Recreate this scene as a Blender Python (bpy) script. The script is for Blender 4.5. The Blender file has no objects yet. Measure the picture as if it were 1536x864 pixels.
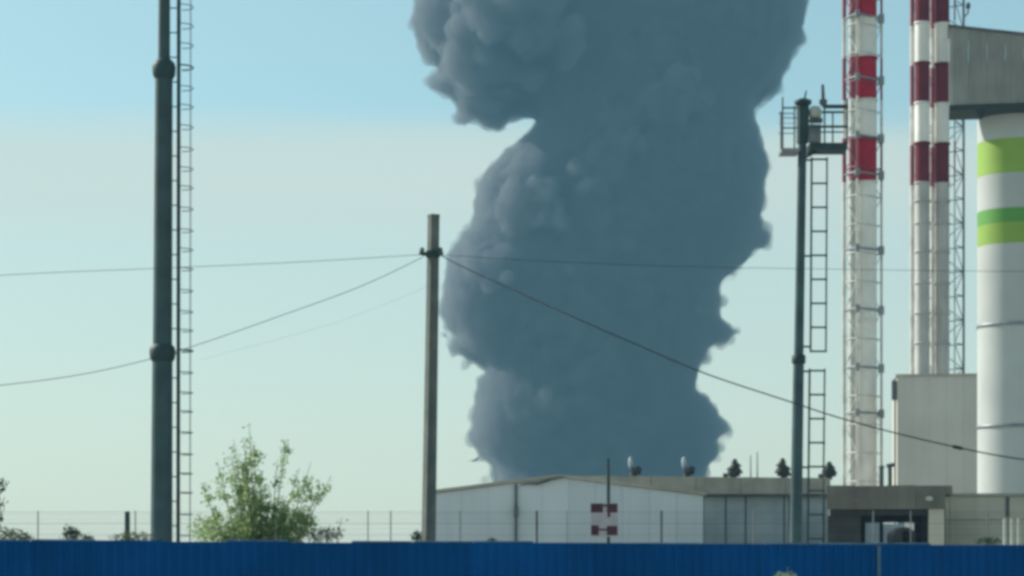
import bpy, bmesh, math, random
from mathutils import Vector, noise as mnoise
random.seed(7)
R = math.radians
scene = bpy.context.scene
COL = scene.collection

# ------------------------------------------------------------------ camera
F = 3500.0            # focal length in pixels of the 1536 px wide photograph
HZ = 850.0            # pixel row of the horizon
EYE = 1.6
cam_d = bpy.data.cameras.new('camera')
cam = bpy.data.objects.new('camera', cam_d)
COL.objects.link(cam)
cam.location = (0, 0, EYE)
cam.rotation_euler = (R(90), 0, 0)
cam_d.sensor_width = 36.0
cam_d.lens = 36.0 * F / 1536.0
cam_d.shift_y = (HZ - 432.0) / 1536.0
cam_d.clip_start = 0.5
cam_d.clip_end = 20000
scene.camera = cam

# ------------------------------------------------------------------ sky, sun, exposure
SUN_EL, SUN_BACK = 33.0, 29.0      # elevation; degrees the sun stands beyond "due left"
sdir = Vector((-math.cos(R(SUN_BACK)) * math.cos(R(SUN_EL)), math.sin(R(SUN_BACK)) * math.cos(R(SUN_EL)), math.sin(R(SUN_EL))))
world = bpy.data.worlds.new('World')
scene.world = world
world.use_nodes = True
wn, wl = world.node_tree.nodes, world.node_tree.links
wn.clear()
w_out = wn.new('ShaderNodeOutputWorld')
w_bg = wn.new('ShaderNodeBackground')
w_bg.inputs['Strength'].default_value = 0.10
w_sky = wn.new('ShaderNodeTexSky')
w_sky.sky_type = 'NISHITA'
w_sky.sun_disc = False
w_sky.sun_elevation = R(SUN_EL)
w_sky.sun_rotation = math.atan2(sdir.x, sdir.y)
w_sky.air_density = 1.0
w_sky.dust_density = 0.9
w_sky.ozone_density = 1.0
w_tc = wn.new('ShaderNodeTexCoord')
w_sep = wn.new('ShaderNodeSeparateXYZ')
wl.new(w_tc.outputs['Generated'], w_sep.inputs[0])
w_map = wn.new('ShaderNodeMapping')
w_map.inputs['Scale'].default_value = (2.0, 2.0, 26.0)
wl.new(w_tc.outputs['Generated'], w_map.inputs[0])
w_noise = wn.new('ShaderNodeTexNoise')
w_noise.inputs['Scale'].default_value = 2.2
w_noise.inputs['Detail'].default_value = 5.0
wl.new(w_map.outputs[0], w_noise.inputs['Vector'])
w_off = wn.new('ShaderNodeMath'); w_off.operation = 'MULTIPLY_ADD'
w_off.inputs[1].default_value = 0.022
wl.new(w_noise.outputs['Fac'], w_off.inputs[0])
wl.new(w_sep.outputs['Z'], w_off.inputs[2])
# thin pale cloud sheet low over the whole horizon: its upper edge is fairly crisp, it thins downwards
w_ramp = wn.new('ShaderNodeValToRGB')
wl.new(w_off.outputs[0], w_ramp.inputs[0])
cr = w_ramp.color_ramp
cr.elements[0].position = 0.0;  cr.elements[0].color = (0.80,) * 3 + (1,)
cr.elements[1].position = 0.201; cr.elements[1].color = (0.14,) * 3 + (1,)
for p, v in ((0.08, 0.66), (0.140, 0.60), (0.170, 0.84), (0.187, 0.80)):
    e = cr.elements.new(p); e.color = (v, v, v, 1)
e = cr.elements.new(0.6); e.color = (0.16, 0.16, 0.16, 1)
w_tint = wn.new('ShaderNodeMixRGB'); w_tint.blend_type = 'MULTIPLY'; w_tint.inputs[0].default_value = 1.0
w_tint.inputs[2].default_value = (0.99, 1.16, 0.96, 1)
wl.new(w_sky.outputs[0], w_tint.inputs[1])
w_mix = wn.new('ShaderNodeMixRGB')
w_mix.inputs[2].default_value = (5.9, 6.05, 4.8, 1)
wl.new(w_ramp.outputs[0], w_mix.inputs[0])
wl.new(w_tint.outputs[0], w_mix.inputs[1])
wl.new(w_mix.outputs[0], w_bg.inputs['Color'])
wl.new(w_bg.outputs[0], w_out.inputs[0])

sun_d = bpy.data.lights.new('sun', 'SUN')
sun_d.energy = 4.5
sun_d.angle = R(0.53)
sun_d.color = (1.0, 0.95, 0.86)
sun = bpy.data.objects.new('sun', sun_d)
COL.objects.link(sun)
sun.location = (-60, 40, 60)
sun.rotation_euler = (-sdir).to_track_quat('-Z', 'Y').to_euler()

scene.render.engine = 'CYCLES'
scene.view_settings.view_transform = 'Standard'
scene.view_settings.look = 'None'
scene.view_settings.exposure = 0.40
scene.view_settings.gamma = 1.0
scene.view_settings.use_curve_mapping = False
cy = scene.cycles
cy.use_denoising = True
cy.max_bounces = 10
cy.diffuse_bounces = 3
cy.glossy_bounces = 3
cy.transmission_bounces = 4
cy.transparent_max_bounces = 12
cy.volume_bounces = 6
cy.filter_width = 3.6
cy.sample_clamp_indirect = 6.0

# ------------------------------------------------------------------ helpers
ORG = {}

def px(x, y, Y):
    """world point that stands at depth Y and shows at photo pixel x, y"""
    return Vector(((x - 768.0) / F * Y, Y, EYE + (HZ - y) / F * Y))

def pz(y, Y):
    return EYE + (HZ - y) / F * Y

def pX(x, Y):
    return (x - 768.0) / F * Y

def tag(o, label=None, cat=None, group=None, kind=None):
    if label: o['label'] = label
    if cat: o['category'] = cat
    if group: o['group'] = group
    if kind: o['kind'] = kind
    return o

def thing(name, loc, label, cat, group=None):
    o = bpy.data.objects.new(name, None)
    COL.objects.link(o)
    o.location = loc
    o.empty_display_size = 0.2
    ORG[o.name] = Vector(loc)
    return tag(o, label, cat, group)

class MB:
    """collects shapes in world coordinates; build() links them as ONE mesh object"""
    def __init__(self):
        self.v, self.f, self.smooth = [], [], []
    def add(self, vs, fs, smooth=False):
        n = len(self.v)
        self.v += [Vector(a) for a in vs]
        self.f += [tuple(i + n for i in f) for f in fs]
        self.smooth += [smooth] * len(fs)
        return self
    def box(self, x0, x1, y0, y1, z0, z1):
        vs = [(x, y, z) for z in (z0, z1) for y in (y0, y1) for x in (x0, x1)]
        return self.add(vs, [(0, 2, 3, 1), (4, 5, 7, 6), (0, 1, 5, 4), (2, 6, 7, 3), (0, 4, 6, 2), (1, 3, 7, 5)])
    def obox(self, c, ax, ay, az):
        """box from centre and three half-axis vectors"""
        c, ax, ay, az = map(Vector, (c, ax, ay, az))
        vs = [c + sx * ax + sy * ay + sz * az for sz in (-1, 1) for sy in (-1, 1) for sx in (-1, 1)]
        return self.add(vs, [(0, 2, 3, 1), (4, 5, 7, 6), (0, 1, 5, 4), (2, 6, 7, 3), (0, 4, 6, 2), (1, 3, 7, 5)])
    def prism(self, pts, d):
        """closed outline pts (3-D) pushed along d"""
        n = len(pts)
        d = Vector(d)
        vs = [Vector(p) for p in pts] + [Vector(p) + d for p in pts]
        fs = [tuple(range(n - 1, -1, -1)), tuple(range(n, 2 * n))]
        fs += [(i, (i + 1) % n, (i + 1) % n + n, i + n) for i in range(n)]
        return self.add(vs, fs)
    def tube(self, pts, rad, n=8, cap=True):
        pts = [Vector(p) for p in pts]
        rs = rad if isinstance(rad, (list, tuple)) else [rad] * len(pts)
        vs, fs = [], []
        for i, p in enumerate(pts):
            t = (pts[min(i + 1, len(pts) - 1)] - pts[max(i - 1, 0)]).normalized()
            u = t.cross(Vector((0.123, 0.97, 0.21))).normalized()
            w = t.cross(u)
            for k in range(n):
                a = 2 * math.pi * k / n
                vs.append(p + (u * math.cos(a) + w * math.sin(a)) * rs[i])
        for i in range(len(pts) - 1):
            for k in range(n):
                a, b = i * n + k, i * n + (k + 1) % n
                fs.append((a, b, b + n, a + n))
        self.add(vs, fs, n > 5)
        if cap:
            self.add(vs[:n], [tuple(range(n - 1, -1, -1))])
            self.add(vs[-n:], [tuple(range(n))])
        return self
    def lathe(self, c, prof, n=24):
        """prof: (radius, z) from the bottom up round the vertical through c"""
        c = Vector(c)
        vs, fs = [], []
        for r, z in prof:
            for k in range(n):
                a = 2 * math.pi * k / n
                vs.append((c.x + r * math.cos(a), c.y + r * math.sin(a), z))
        for i in range(len(prof) - 1):
            for k in range(n):
                a, b = i * n + k, i * n + (k + 1) % n
                fs.append((a, b, b + n, a + n))
        self.add(vs, fs, True)
        self.add(vs[:n], [tuple(range(n - 1, -1, -1))])
        self.add(vs[-n:], [tuple(range(n))])
        return self
    def mesh(self, name, org):
        me = bpy.data.meshes.new(name)
        me.from_pydata([tuple(a - org) for a in self.v], [], self.f)
        me.polygons.foreach_set('use_smooth', self.smooth)
        me.update()
        return me
    def build(self, name, mat, parent=None, loc=None):
        org = ORG[parent.name] if parent else Vector(loc or (0, 0, 0))
        me = self.mesh(name, org)
        me.materials.append(mat)
        o = bpy.data.objects.new(name, me)
        COL.objects.link(o)
        if parent:
            o.parent = parent
        else:
            o.location = org
        ORG[o.name] = org.copy()
        return o

def copy_tree(o, parent=None):
    c = o.copy()
    COL.objects.link(c)
    c.parent = parent
    for ch in [k for k in bpy.data.objects if k.parent == o]:
        copy_tree(ch, c)
    return c

# ------------------------------------------------------------------ materials
def mat(name, col, rough=0.6, metal=0.0, var=0.12, scale=1.5, streak=0.0, streak_col=(0.12, 0.10, 0.08), bump=0.0, col2=None, spec=0.3, piece=0.07):
    m = bpy.data.materials.new(name)
    m.use_nodes = True
    nt = m.node_tree
    b = nt.nodes['Principled BSDF']
    b.inputs['Roughness'].default_value = rough
    b.inputs['Metallic'].default_value = metal
    b.inputs['Specular IOR Level'].default_value = spec
    geo = nt.nodes.new('ShaderNodeNewGeometry')
    n1 = nt.nodes.new('ShaderNodeTexNoise')
    n1.inputs['Scale'].default_value = scale
    n1.inputs['Detail'].default_value = 6
    nt.links.new(geo.outputs['Position'], n1.inputs['Vector'])
    r = nt.nodes.new('ShaderNodeValToRGB')
    r.color_ramp.elements[0].position = 0.3
    r.color_ramp.elements[1].position = 0.7
    c2 = col2 or tuple(c * (1 - var * 1.6) for c in col)
    r.color_ramp.elements[0].color = tuple(c2) + (1,)
    r.color_ramp.elements[1].color = tuple(min(1, c * (1 + var)) for c in col) + (1,)
    nt.links.new(n1.outputs['Fac'], r.inputs[0])
    out = r.outputs[0]
    if streak:
        mp = nt.nodes.new('ShaderNodeMapping')
        mp.inputs['Scale'].default_value = (3.0, 3.0, 0.18)
        nt.links.new(geo.outputs['Position'], mp.inputs[0])
        n2 = nt.nodes.new('ShaderNodeTexNoise')
        n2.inputs['Scale'].default_value = 1.4
        n2.inputs['Detail'].default_value = 5
        nt.links.new(mp.outputs[0], n2.inputs['Vector'])
        r2 = nt.nodes.new('ShaderNodeValToRGB')
        r2.color_ramp.elements[0].position = 0.48
        r2.color_ramp.elements[1].position = 0.75
        r2.color_ramp.elements[0].color = (0, 0, 0, 1)
        r2.color_ramp.elements[1].color = (streak,) * 3 + (1,)
        nt.links.new(n2.outputs['Fac'], r2.inputs[0])
        mx = nt.nodes.new('ShaderNodeMixRGB')
        mx.inputs[2].default_value = tuple(streak_col) + (1,)
        nt.links.new(r2.outputs[0], mx.inputs[0])
        nt.links.new(out, mx.inputs[1])
        out = mx.outputs[0]
    oi = nt.nodes.new('ShaderNodeObjectInfo')
    mr = nt.nodes.new('ShaderNodeMapRange')
    mr.inputs['To Min'].default_value = 1.0 - piece
    mr.inputs['To Max'].default_value = 1.0 + piece * 0.6
    nt.links.new(oi.outputs['Random'], mr.inputs['Value'])
    pm = nt.nodes.new('ShaderNodeMixRGB'); pm.blend_type = 'MULTIPLY'; pm.inputs[0].default_value = 1.0
    nt.links.new(out, pm.inputs[1]); nt.links.new(mr.outputs[0], pm.inputs[2])
    nt.links.new(pm.outputs[0], b.inputs['Base Color'])
    if bump:
        bp = nt.nodes.new('ShaderNodeBump')
        bp.inputs['Strength'].default_value = bump
        bp.inputs['Distance'].default_value = 0.03
        n3 = nt.nodes.new('ShaderNodeTexNoise')
        n3.inputs['Scale'].default_value = scale * 9
        n3.inputs['Detail'].default_value = 4
        nt.links.new(geo.outputs['Position'], n3.inputs['Vector'])
        nt.links.new(n3.outputs['Fac'], bp.inputs['Height'])
        nt.links.new(bp.outputs[0], b.inputs['Normal'])
    return m

def leaf_mat(name, c1, c2, trans=0.35):
    m = bpy.data.materials.new(name)
    m.use_nodes = True
    nt = m.node_tree
    nt.nodes.remove(nt.nodes['Principled BSDF'])
    geo = nt.nodes.new('ShaderNodeNewGeometry')
    n1 = nt.nodes.new('ShaderNodeTexNoise')
    n1.inputs['Scale'].default_value = 2.6
    n1.inputs['Detail'].default_value = 5
    nt.links.new(geo.outputs['Position'], n1.inputs['Vector'])
    r = nt.nodes.new('ShaderNodeValToRGB')
    r.color_ramp.elements[0].position = 0.35
    r.color_ramp.elements[1].position = 0.65
    r.color_ramp.elements[0].color = tuple(c1) + (1,)
    r.color_ramp.elements[1].color = tuple(c2) + (1,)
    nt.links.new(n1.outputs['Fac'], r.inputs[0])
    d = nt.nodes.new('ShaderNodeBsdfDiffuse')
    t = nt.nodes.new('ShaderNodeBsdfTranslucent')
    nt.links.new(r.outputs[0], d.inputs[0])
    hs = nt.nodes.new('ShaderNodeHueSaturation')
    hs.inputs['Value'].default_value = 1.5
    nt.links.new(r.outputs[0], hs.inputs['Color'])
    nt.links.new(hs.outputs[0], t.inputs[0])
    mx = nt.nodes.new('ShaderNodeMixShader')
    mx.inputs[0].default_value = trans
    nt.links.new(d.outputs[0], mx.inputs[1])
    nt.links.new(t.outputs[0], mx.inputs[2])
    nt.links.new(mx.outputs[0], nt.nodes['Material Output'].inputs[0])
    return m

def stripe_mat(name, zs, red, white, first_red):
    """painted bands: colour by height; zs = heights where the paint changes, from the bottom up"""
    m = bpy.data.materials.new(name)
    m.use_nodes = True
    nt = m.node_tree
    b = nt.nodes['Principled BSDF']
    b.inputs['Roughness'].default_value = 0.5
    geo = nt.nodes.new('ShaderNodeNewGeometry')
    sp = nt.nodes.new('ShaderNodeSeparateXYZ')
    nt.links.new(geo.outputs['Position'], sp.inputs[0])
    cur = None
    for i, z in enumerate(zs):
        g = nt.nodes.new('ShaderNodeMath'); g.operation = 'GREATER_THAN'
        g.inputs[1].default_value = z
        nt.links.new(sp.outputs['Z'], g.inputs[0])
        if cur is None:
            cur = g.outputs[0]
        else:
            op = nt.nodes.new('ShaderNodeMath'); op.operation = 'SUBTRACT' if i % 2 else 'ADD'
            nt.links.new(cur, op.inputs[0]); nt.links.new(g.outputs[0], op.inputs[1])
            cur = op.outputs[0]
    n1 = nt.nodes.new('ShaderNodeTexNoise')
    n1.inputs['Scale'].default_value = 0.9; n1.inputs['Detail'].default_value = 6
    nt.links.new(geo.outputs['Position'], n1.inputs['Vector'])
    mx = nt.nodes.new('ShaderNodeMixRGB')
    mx.inputs[1].default_value = tuple(white) + (1,)
    mx.inputs[2].default_value = tuple(red) + (1,)
    nt.links.new(cur, mx.inputs[0])
    dk = nt.nodes.new('ShaderNodeMixRGB'); dk.blend_type = 'MULTIPLY'
    r = nt.nodes.new('ShaderNodeValToRGB')
    r.color_ramp.elements[0].position = 0.35; r.color_ramp.elements[0].color = (0.72, 0.70, 0.66, 1)
    r.color_ramp.elements[1].position = 0.6; r.color_ramp.elements[1].color = (1, 1, 1, 1)
    nt.links.new(n1.outputs['Fac'], r.inputs[0])
    dk.inputs[0].default_value = 1
    nt.links.new(mx.outputs[0], dk.inputs[1]); nt.links.new(r.outputs[0], dk.inputs[2])
    nt.links.new(dk.outputs[0], b.inputs['Base Color'])
    return m

M = {}
M['ground'] = mat('dry_grass_ground', (0.10, 0.105, 0.05), 0.95, var=0.35, scale=0.35, bump=0.6, col2=(0.13, 0.11, 0.075))
M['asphalt'] = mat('asphalt', (0.055, 0.055, 0.055), 0.9, var=0.25, scale=1.2, bump=0.3)
M['yard'] = mat('bounce_yard_concrete', (0.33, 0.325, 0.31), 0.9, var=0.12, scale=0.4, bump=0.2)  # kept pale to throw sunlight back onto the shaded fronts
M['gravel'] = mat('bounce_gravel', (0.36, 0.34, 0.30), 0.95, var=0.2, scale=1.5, bump=0.5)
M['blue'] = mat('blue_sheet_paint', (0.0006, 0.098, 0.35), 0.6, var=0.12, scale=0.8, streak=0.25, streak_col=(0.004, 0.07, 0.19), spec=0.05, piece=0.16)
M['blue_cap'] = mat('pale_blue_cap', (0.10, 0.20, 0.33), 0.4, var=0.3, scale=2.0)  # paler blue-grey for the cap rails and the joint strip
M['dark_steel'] = mat('dark_green_steel', (0.034, 0.068, 0.070), 0.6, var=0.2, scale=2.0, streak=0.3, streak_col=(0.05, 0.05, 0.045))
M['mast_steel'] = mat('mast_grey_green_paint', (0.055, 0.105, 0.112), 0.6, var=0.2, scale=1.5, streak=0.35, streak_col=(0.07, 0.065, 0.06))
M['galv'] = mat('galvanised_steel', (0.25, 0.27, 0.28), 0.45, metal=0.3, var=0.15, scale=3.0)
M['galv_dark'] = mat('dull_galvanised_steel', (0.10, 0.12, 0.125), 0.55, var=0.2, scale=3.0)
M['concrete'] = mat('pole_concrete', (0.16, 0.18, 0.165), 0.9, var=0.15, scale=3.0, streak=0.5, streak_col=(0.08, 0.09, 0.08), bump=0.4)
M['wire'] = mat('wire_black', (0.03, 0.045, 0.055), 0.6, var=0.1)
M['porcelain'] = mat('insulator_glaze', (0.10, 0.12, 0.11), 0.25, var=0.1)
M['clad_white'] = mat('white_wall_cladding', (0.62, 0.68, 0.70), 0.6, var=0.05, scale=0.5, streak=0.2, streak_col=(0.42, 0.45, 0.46))
M['clad_joint'] = mat('grey_joint_filler', (0.24, 0.26, 0.27), 0.8)
M['trim_tan'] = mat('weathered_tan_fascia', (0.44, 0.41, 0.34), 0.75, var=0.14, scale=1.2, streak=0.35, streak_col=(0.26, 0.24, 0.19))
M['flashing'] = mat('dark_flashing', (0.10, 0.105, 0.10), 0.6, var=0.2)
M['panel_grey'] = mat('grey_wall_panel', (0.52, 0.58, 0.58), 0.8, var=0.12, scale=0.7, streak=0.35, streak_col=(0.34, 0.36, 0.36))
M['canopy'] = mat('brown_grey_render', (0.20, 0.19, 0.16), 0.85, var=0.14, scale=0.9, streak=0.4, streak_col=(0.12, 0.11, 0.10))
M['canopy_dark'] = mat('dark_brick', (0.055, 0.052, 0.048), 0.9, var=0.2, scale=2.0)  # near-black brown for shed walls, lintels, post and tank hatch
M['precast'] = mat('olive_grey_precast', (0.58, 0.55, 0.44), 0.9, var=0.12, scale=0.6, streak=0.3, streak_col=(0.36, 0.33, 0.26), bump=0.3)
M['boiler'] = mat('boiler_house_cladding', (0.59, 0.56, 0.50), 0.75, var=0.06, scale=0.3, streak=0.18, streak_col=(0.44, 0.42, 0.37))
M['gallery'] = mat('grey_corrugated_sheet', (0.34, 0.345, 0.31), 0.7, var=0.12, scale=0.5, streak=0.5, streak_col=(0.21, 0.21, 0.19))
M['gallery_under'] = mat('dark_beam', (0.035, 0.045, 0.042), 0.7)
M['silo'] = mat('silo_white_paint', (0.48, 0.505, 0.48), 0.6, var=0.05, scale=0.4, streak=0.12, streak_col=(0.34, 0.36, 0.35))
M['green'] = mat('green_paint', (0.11, 0.32, 0.05), 0.6, var=0.06, scale=0.5)
M['green_light'] = mat('light_green_paint', (0.27, 0.43, 0.06), 0.6, var=0.06, scale=0.5)
M['red'] = mat('red_chimney_paint', (0.46, 0.014, 0.035), 0.6, var=0.15, scale=0.9, streak=0.3, streak_col=(0.36, 0.016, 0.035), spec=0.1)
M['darkred'] = mat('dark_red_chimney_paint', (0.17, 0.022, 0.03), 0.6, var=0.15, scale=0.9, streak=0.3, streak_col=(0.11, 0.024, 0.03), spec=0.1)
M['white'] = mat('white_chimney_paint', (0.84, 0.82, 0.77), 0.5, var=0.08, scale=0.6, streak=0.3, streak_col=(0.56, 0.54, 0.49))
M['flue_grey'] = mat('bare_grey_flue', (0.55, 0.54, 0.51), 0.6, var=0.12, scale=0.6, streak=0.4, streak_col=(0.28, 0.27, 0.26))
M['alu'] = mat('pale_glint_metal', (0.52, 0.56, 0.60), 0.45, metal=0.2, var=0.05, scale=4.0)  # pale, so the vent plates read as a sunlit glint
M['vent_dark'] = mat('weathered_dark_vent', (0.060, 0.070, 0.068), 0.6, var=0.2, scale=4.0)
M['sign_white'] = mat('faded_pinkish_white_board', (0.44, 0.42, 0.44), 0.7, var=0.08, scale=3.0)
M['sign_red'] = mat('dark_red_board_paint', (0.09, 0.034, 0.05), 0.8, var=0.2, scale=4.0)
M['lamp_white'] = mat('floodlight_pale_housing', (0.55, 0.58, 0.52), 0.5, var=0.1)
M['tank_grey'] = mat('dusty_grey_tank', (0.72, 0.68, 0.70), 0.6, var=0.15)
M['bark'] = mat('bark', (0.10, 0.085, 0.06), 0.9, var=0.25, scale=8.0)
M['leaf_light'] = leaf_mat('young_green_leaves', (0.15, 0.235, 0.095), (0.29, 0.37, 0.17), 0.55)
M['leaf_dark'] = leaf_mat('dark_green_leaves', (0.022, 0.050, 0.030), (0.055, 0.085, 0.045), 0.25)
M['leaf_mid'] = leaf_mat('dusty_green_leaves', (0.055, 0.08, 0.04), (0.11, 0.125, 0.065), 0.35)

# ------------------------------------------------------------------ ground
g = MB()
NX = 40
gx = [-1900 + 3800 * i / NX for i in range(NX + 1)]
gy = [-60, -20, 0, 20, 36, 40, 44, 48, 55, 65, 80, 100, 130, 180, 260, 400, 700, 1200, 1700]
vs = [(x, y, 0.0) for y in gy for x in gx]
fs = [(j * (NX + 1) + i, j * (NX + 1) + i + 1, (j + 1) * (NX + 1) + i + 1, (j + 1) * (NX + 1) + i) for j in range(len(gy) - 1) for i in range(NX)]
g.add(vs, fs)
tag(g.build('ground', M['ground']), kind='structure')
tag(MB().add([(-60, -6, 0.004), (60, -6, 0.004), (60, 9, 0.004), (-60, 9, 0.004)], [(0, 1, 2, 3)]).build('road', M['asphalt']), kind='structure')
tag(MB().add([(-70, 49, 0.006), (70, 49, 0.006), (70, 240, 0.006), (-70, 240, 0.006)], [(0, 1, 2, 3)]).build('yard', M['yard']), kind='structure')  # unseen pale ground, added to bounce sunlight onto the building fronts
tag(MB().add([(-70, 12, 0.004), (70, 12, 0.004), (70, 35, 0.004), (-70, 35, 0.004)], [(0, 1, 2, 3)]).build('bounce_verge', M['gravel']), kind='structure')  # unseen pale strip, added so bounced light brightens the blue fence

# ------------------------------------------------------------------ smoke plume (a real body of smoke far beyond the works)
SD = 900.0
SK = SD / F
OUT_L = [(745, 850), (740, 760), (736, 722), (722, 726), (716, 719), (730, 712), (731, 702), (728, 697), (714, 698), (699, 696), (699, 688), (712, 686), (709, 676), (699, 666), (697, 655), (703, 640), (703, 620), (708, 605), (706, 590), (712, 575), (709, 566), (722, 558), (712, 553), (697, 558), (692, 550), (697, 541), (690, 537), (676, 538), (667, 528), (668, 516), (677, 505), (670, 500), (660, 505), (655, 496), (660, 480), (656, 455), (660, 430), (658, 412), (668, 396), (668, 386), (678, 370), (688, 352), (700, 340), (705, 322), (704, 300), (711, 290), (712, 276), (722, 262), (728, 250), (744, 239), (754, 226), (772, 218), (778, 208), (790, 199), (800, 183), (793, 172), (780, 176), (768, 184), (758, 195), (745, 201), (732, 198), (722, 190), (712, 183), (702, 190), (686, 189), (674, 184), (676, 170), (680, 160), (674, 150), (656, 143), (640, 138), (633, 127), (636, 116), (648, 112), (656, 104), (652, 96), (640, 98), (632, 90), (630, 76), (622, 64), (612, 46), (612, 28), (620, 10), (624, -6), (612, -40), (590, -60), (585, -100), (560, -130), (552, -180), (575, -220), (600, -262)]
OUT_R = [(1190, -265), (1215, -220), (1228, -160), (1216, -110), (1222, -70), (1208, -40), (1214, -10), (1213, 20), (1207, 48), (1208, 62), (1194, 84), (1189, 104), (1178, 118), (1172, 138), (1160, 150), (1146, 156), (1136, 166), (1132, 180), (1140, 196), (1144, 214), (1153, 228), (1158, 250), (1154, 268), (1149, 284), (1150, 305), (1143, 325), (1148, 338), (1158, 350), (1160, 366), (1150, 376), (1138, 380), (1130, 392), (1114, 402), (1106, 416), (1092, 422), (1083, 436), (1086, 455), (1082, 468), (1092, 482), (1106, 488), (1119, 496), (1114, 505), (1100, 510), (1092, 520), (1076, 524), (1066, 530), (1068, 540), (1056, 550), (1052, 568), (1048, 584), (1060, 590), (1066, 600), (1080, 604), (1084, 622), (1096, 636), (1100, 648), (1094, 658), (1082, 660), (1090, 670), (1084, 680), (1080, 692), (1068, 700), (1060, 722), (1056, 760), (1055, 850)]
import numpy as np
poly = np.array(OUT_L + OUT_R, float)
pa, pb = poly, np.roll(poly, -1, 0)
def edge_dist(p):
    """distance to the outline, positive inside (pixels)"""
    d = pb - pa
    t = np.clip(((p - pa) * d).sum(1) / (d * d).sum(1), 0, 1)
    dist = np.sqrt((((pa + d * t[:, None]) - p) ** 2).sum(1)).min()
    cr_ = ((pa[:, 1] > p[1]) != (pb[:, 1] > p[1])) & (p[0] < (pb[:, 0] - pa[:, 0]) * (p[1] - pa[:, 1]) / (pb[:, 1] - pa[:, 1] + 1e-9) + pa[:, 0])
    return (dist if cr_.sum() % 2 else -dist) - 6.0
balls = []          # (pixel x, pixel y, depth offset in px, radius in px)
rng = random.Random(11)
def front(d):
    q = min(1.0, d / 190.0)
    return 185.0 * math.sqrt(1 - (1 - q) ** 2)
# the body
y = -250
while y < 850:
    x = 560
    while x < 1225:
        d = edge_dist((x, y))
        if d > 16:
            rad = min(d * 0.97, 70)
            fd_ = max(0, front(d) - rad)
            for q in ((0,) if fd_ < 20 else (-1, -0.33, 0.33, 1)):
                balls.append((x, y, q * fd_, rad))
        x += 22
    y += 22
# cauliflower rim: small heads that just reach the outline
for i in range(len(poly)):
    a, b = pa[i], pb[i]
    L = float(np.hypot(*(b - a)))
    if b[1] > 845 and a[1] > 845: continue
    nrm = np.array([b[1] - a[1], -(b[0] - a[0])]) / max(L, 1e-6)
    if edge_dist((a + b) / 2 + nrm * 2) < edge_dist((a + b) / 2 - nrm * 2): nrm = -nrm
    s_ = 0.0
    while s_ < L:
        p = a + (b - a) * s_ / L
        for rad in (rng.uniform(4, 8), rng.uniform(8, 14), rng.uniform(13, 22)):
            c = p + nrm * (rad + 3.0)
            d = edge_dist(c) + 3.0
            if d > 2.5:
                balls.append((c[0], c[1], rng.uniform(-1, 1) * (14 + rad * 1.2), min(rad, d * 1.02)))
        s_ += 6.5
        if rng.random() < 0.30 and edge_dist(p + nrm * 24) > 8 and not (690 < p[0] < 805 and 172 < p[1] < 232):
            rad = rng.uniform(8, 17)
            c = p + nrm * rad * rng.uniform(0.55, 1.0)
            balls.append((c[0], c[1], rng.uniform(-1, 1) * 30, rad))
# heads on the flank that faces the camera, smaller towards the rim, in clusters
for k in range(2200):
    x, y = rng.uniform(600, 1215), rng.uniform(-230, 780)
    d = edge_dist((x, y))
    if d < 8: continue
    big = rng.random()
    rad = min(d * 0.98, 8 + 17 * big ** 1.6)
    if mnoise.noise(Vector((x * 0.012, y * 0.012, 3.1))) < -0.05 and rad < 30: continue
    side = -1 if rng.random() < 0.8 else 1
    balls.append((x, y, side * (front(d) - rad * (rng.uniform(0.15, 0.7) if x < 860 and rad < 24 else rng.uniform(0.6, 0.95))), rad))

# loose heads at the rim
for x, y, rad in ((708, 691, 7), (717, 691, 8), (726, 691, 8), (1096, 500, 12), (1106, 498, 9), (1085, 672, 8), (666, 503, 8), (676, 519, 10), (698, 547, 9), (641, 123, 10), (650, 119, 12), (726, 719, 9), (1150, 360, 10), (1148, 250, 10), (1092, 647, 10), (684, 178, 11), (746, 193, 10)):
    balls.append((x, y, rng.uniform(-8, 8), rad))
# prominent curls on the left flank that catch the sun
for x, y, rad, out in ((700, 95, 34, 60), (722, 60, 30, 70), (735, 110, 38, 60), (760, 30, 38, 80), (790, 10, 40, 85), (772, 80, 34, 76), (800, 60, 38, 90), (820, 110, 34, 70), (700, 125, 30, 50), (706, 150, 22, 14), (735, 165, 24, 16),
                       (770, 235, 26, 34), (760, 262, 30, 40), (745, 300, 32, 40), (728, 345, 30, 36), (716, 390, 32, 36), (790, 275, 28, 44), (775, 330, 28, 44), (700, 430, 26, 16), (735, 420, 26, 30), (780, 350, 22, 34), (800, 300, 24, 40), (820, 350, 18, 34),
                       (885, 290, 24, 16), (905, 270, 22, 18), (930, 235, 24, 16), (985, 190, 26, 18), (1015, 170, 26, 22), (1000, 180, 20, 26), (725, 600, 14, 8), (745, 585, 12, 10), (720, 640, 20, 12), (690, 500, 20, 10), (640, 60, 22, 12), (634, 30, 20, 10), (660, 20, 26, 14)):
    for q in range(13):
        jx, jy = rng.uniform(-1.1, 1.1) * rad, rng.uniform(-1.1, 1.1) * rad
        d = edge_dist((x + jx, y + jy))
        if d < 6: continue
        r2 = min(d * 0.98, rad * rng.uniform(0.34, 0.78))
        balls.append((x + jx, y + jy, -(front(d) + out * 0.85 * rng.uniform(0.3, 1.0) - r2 * 0.5), r2))

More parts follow.
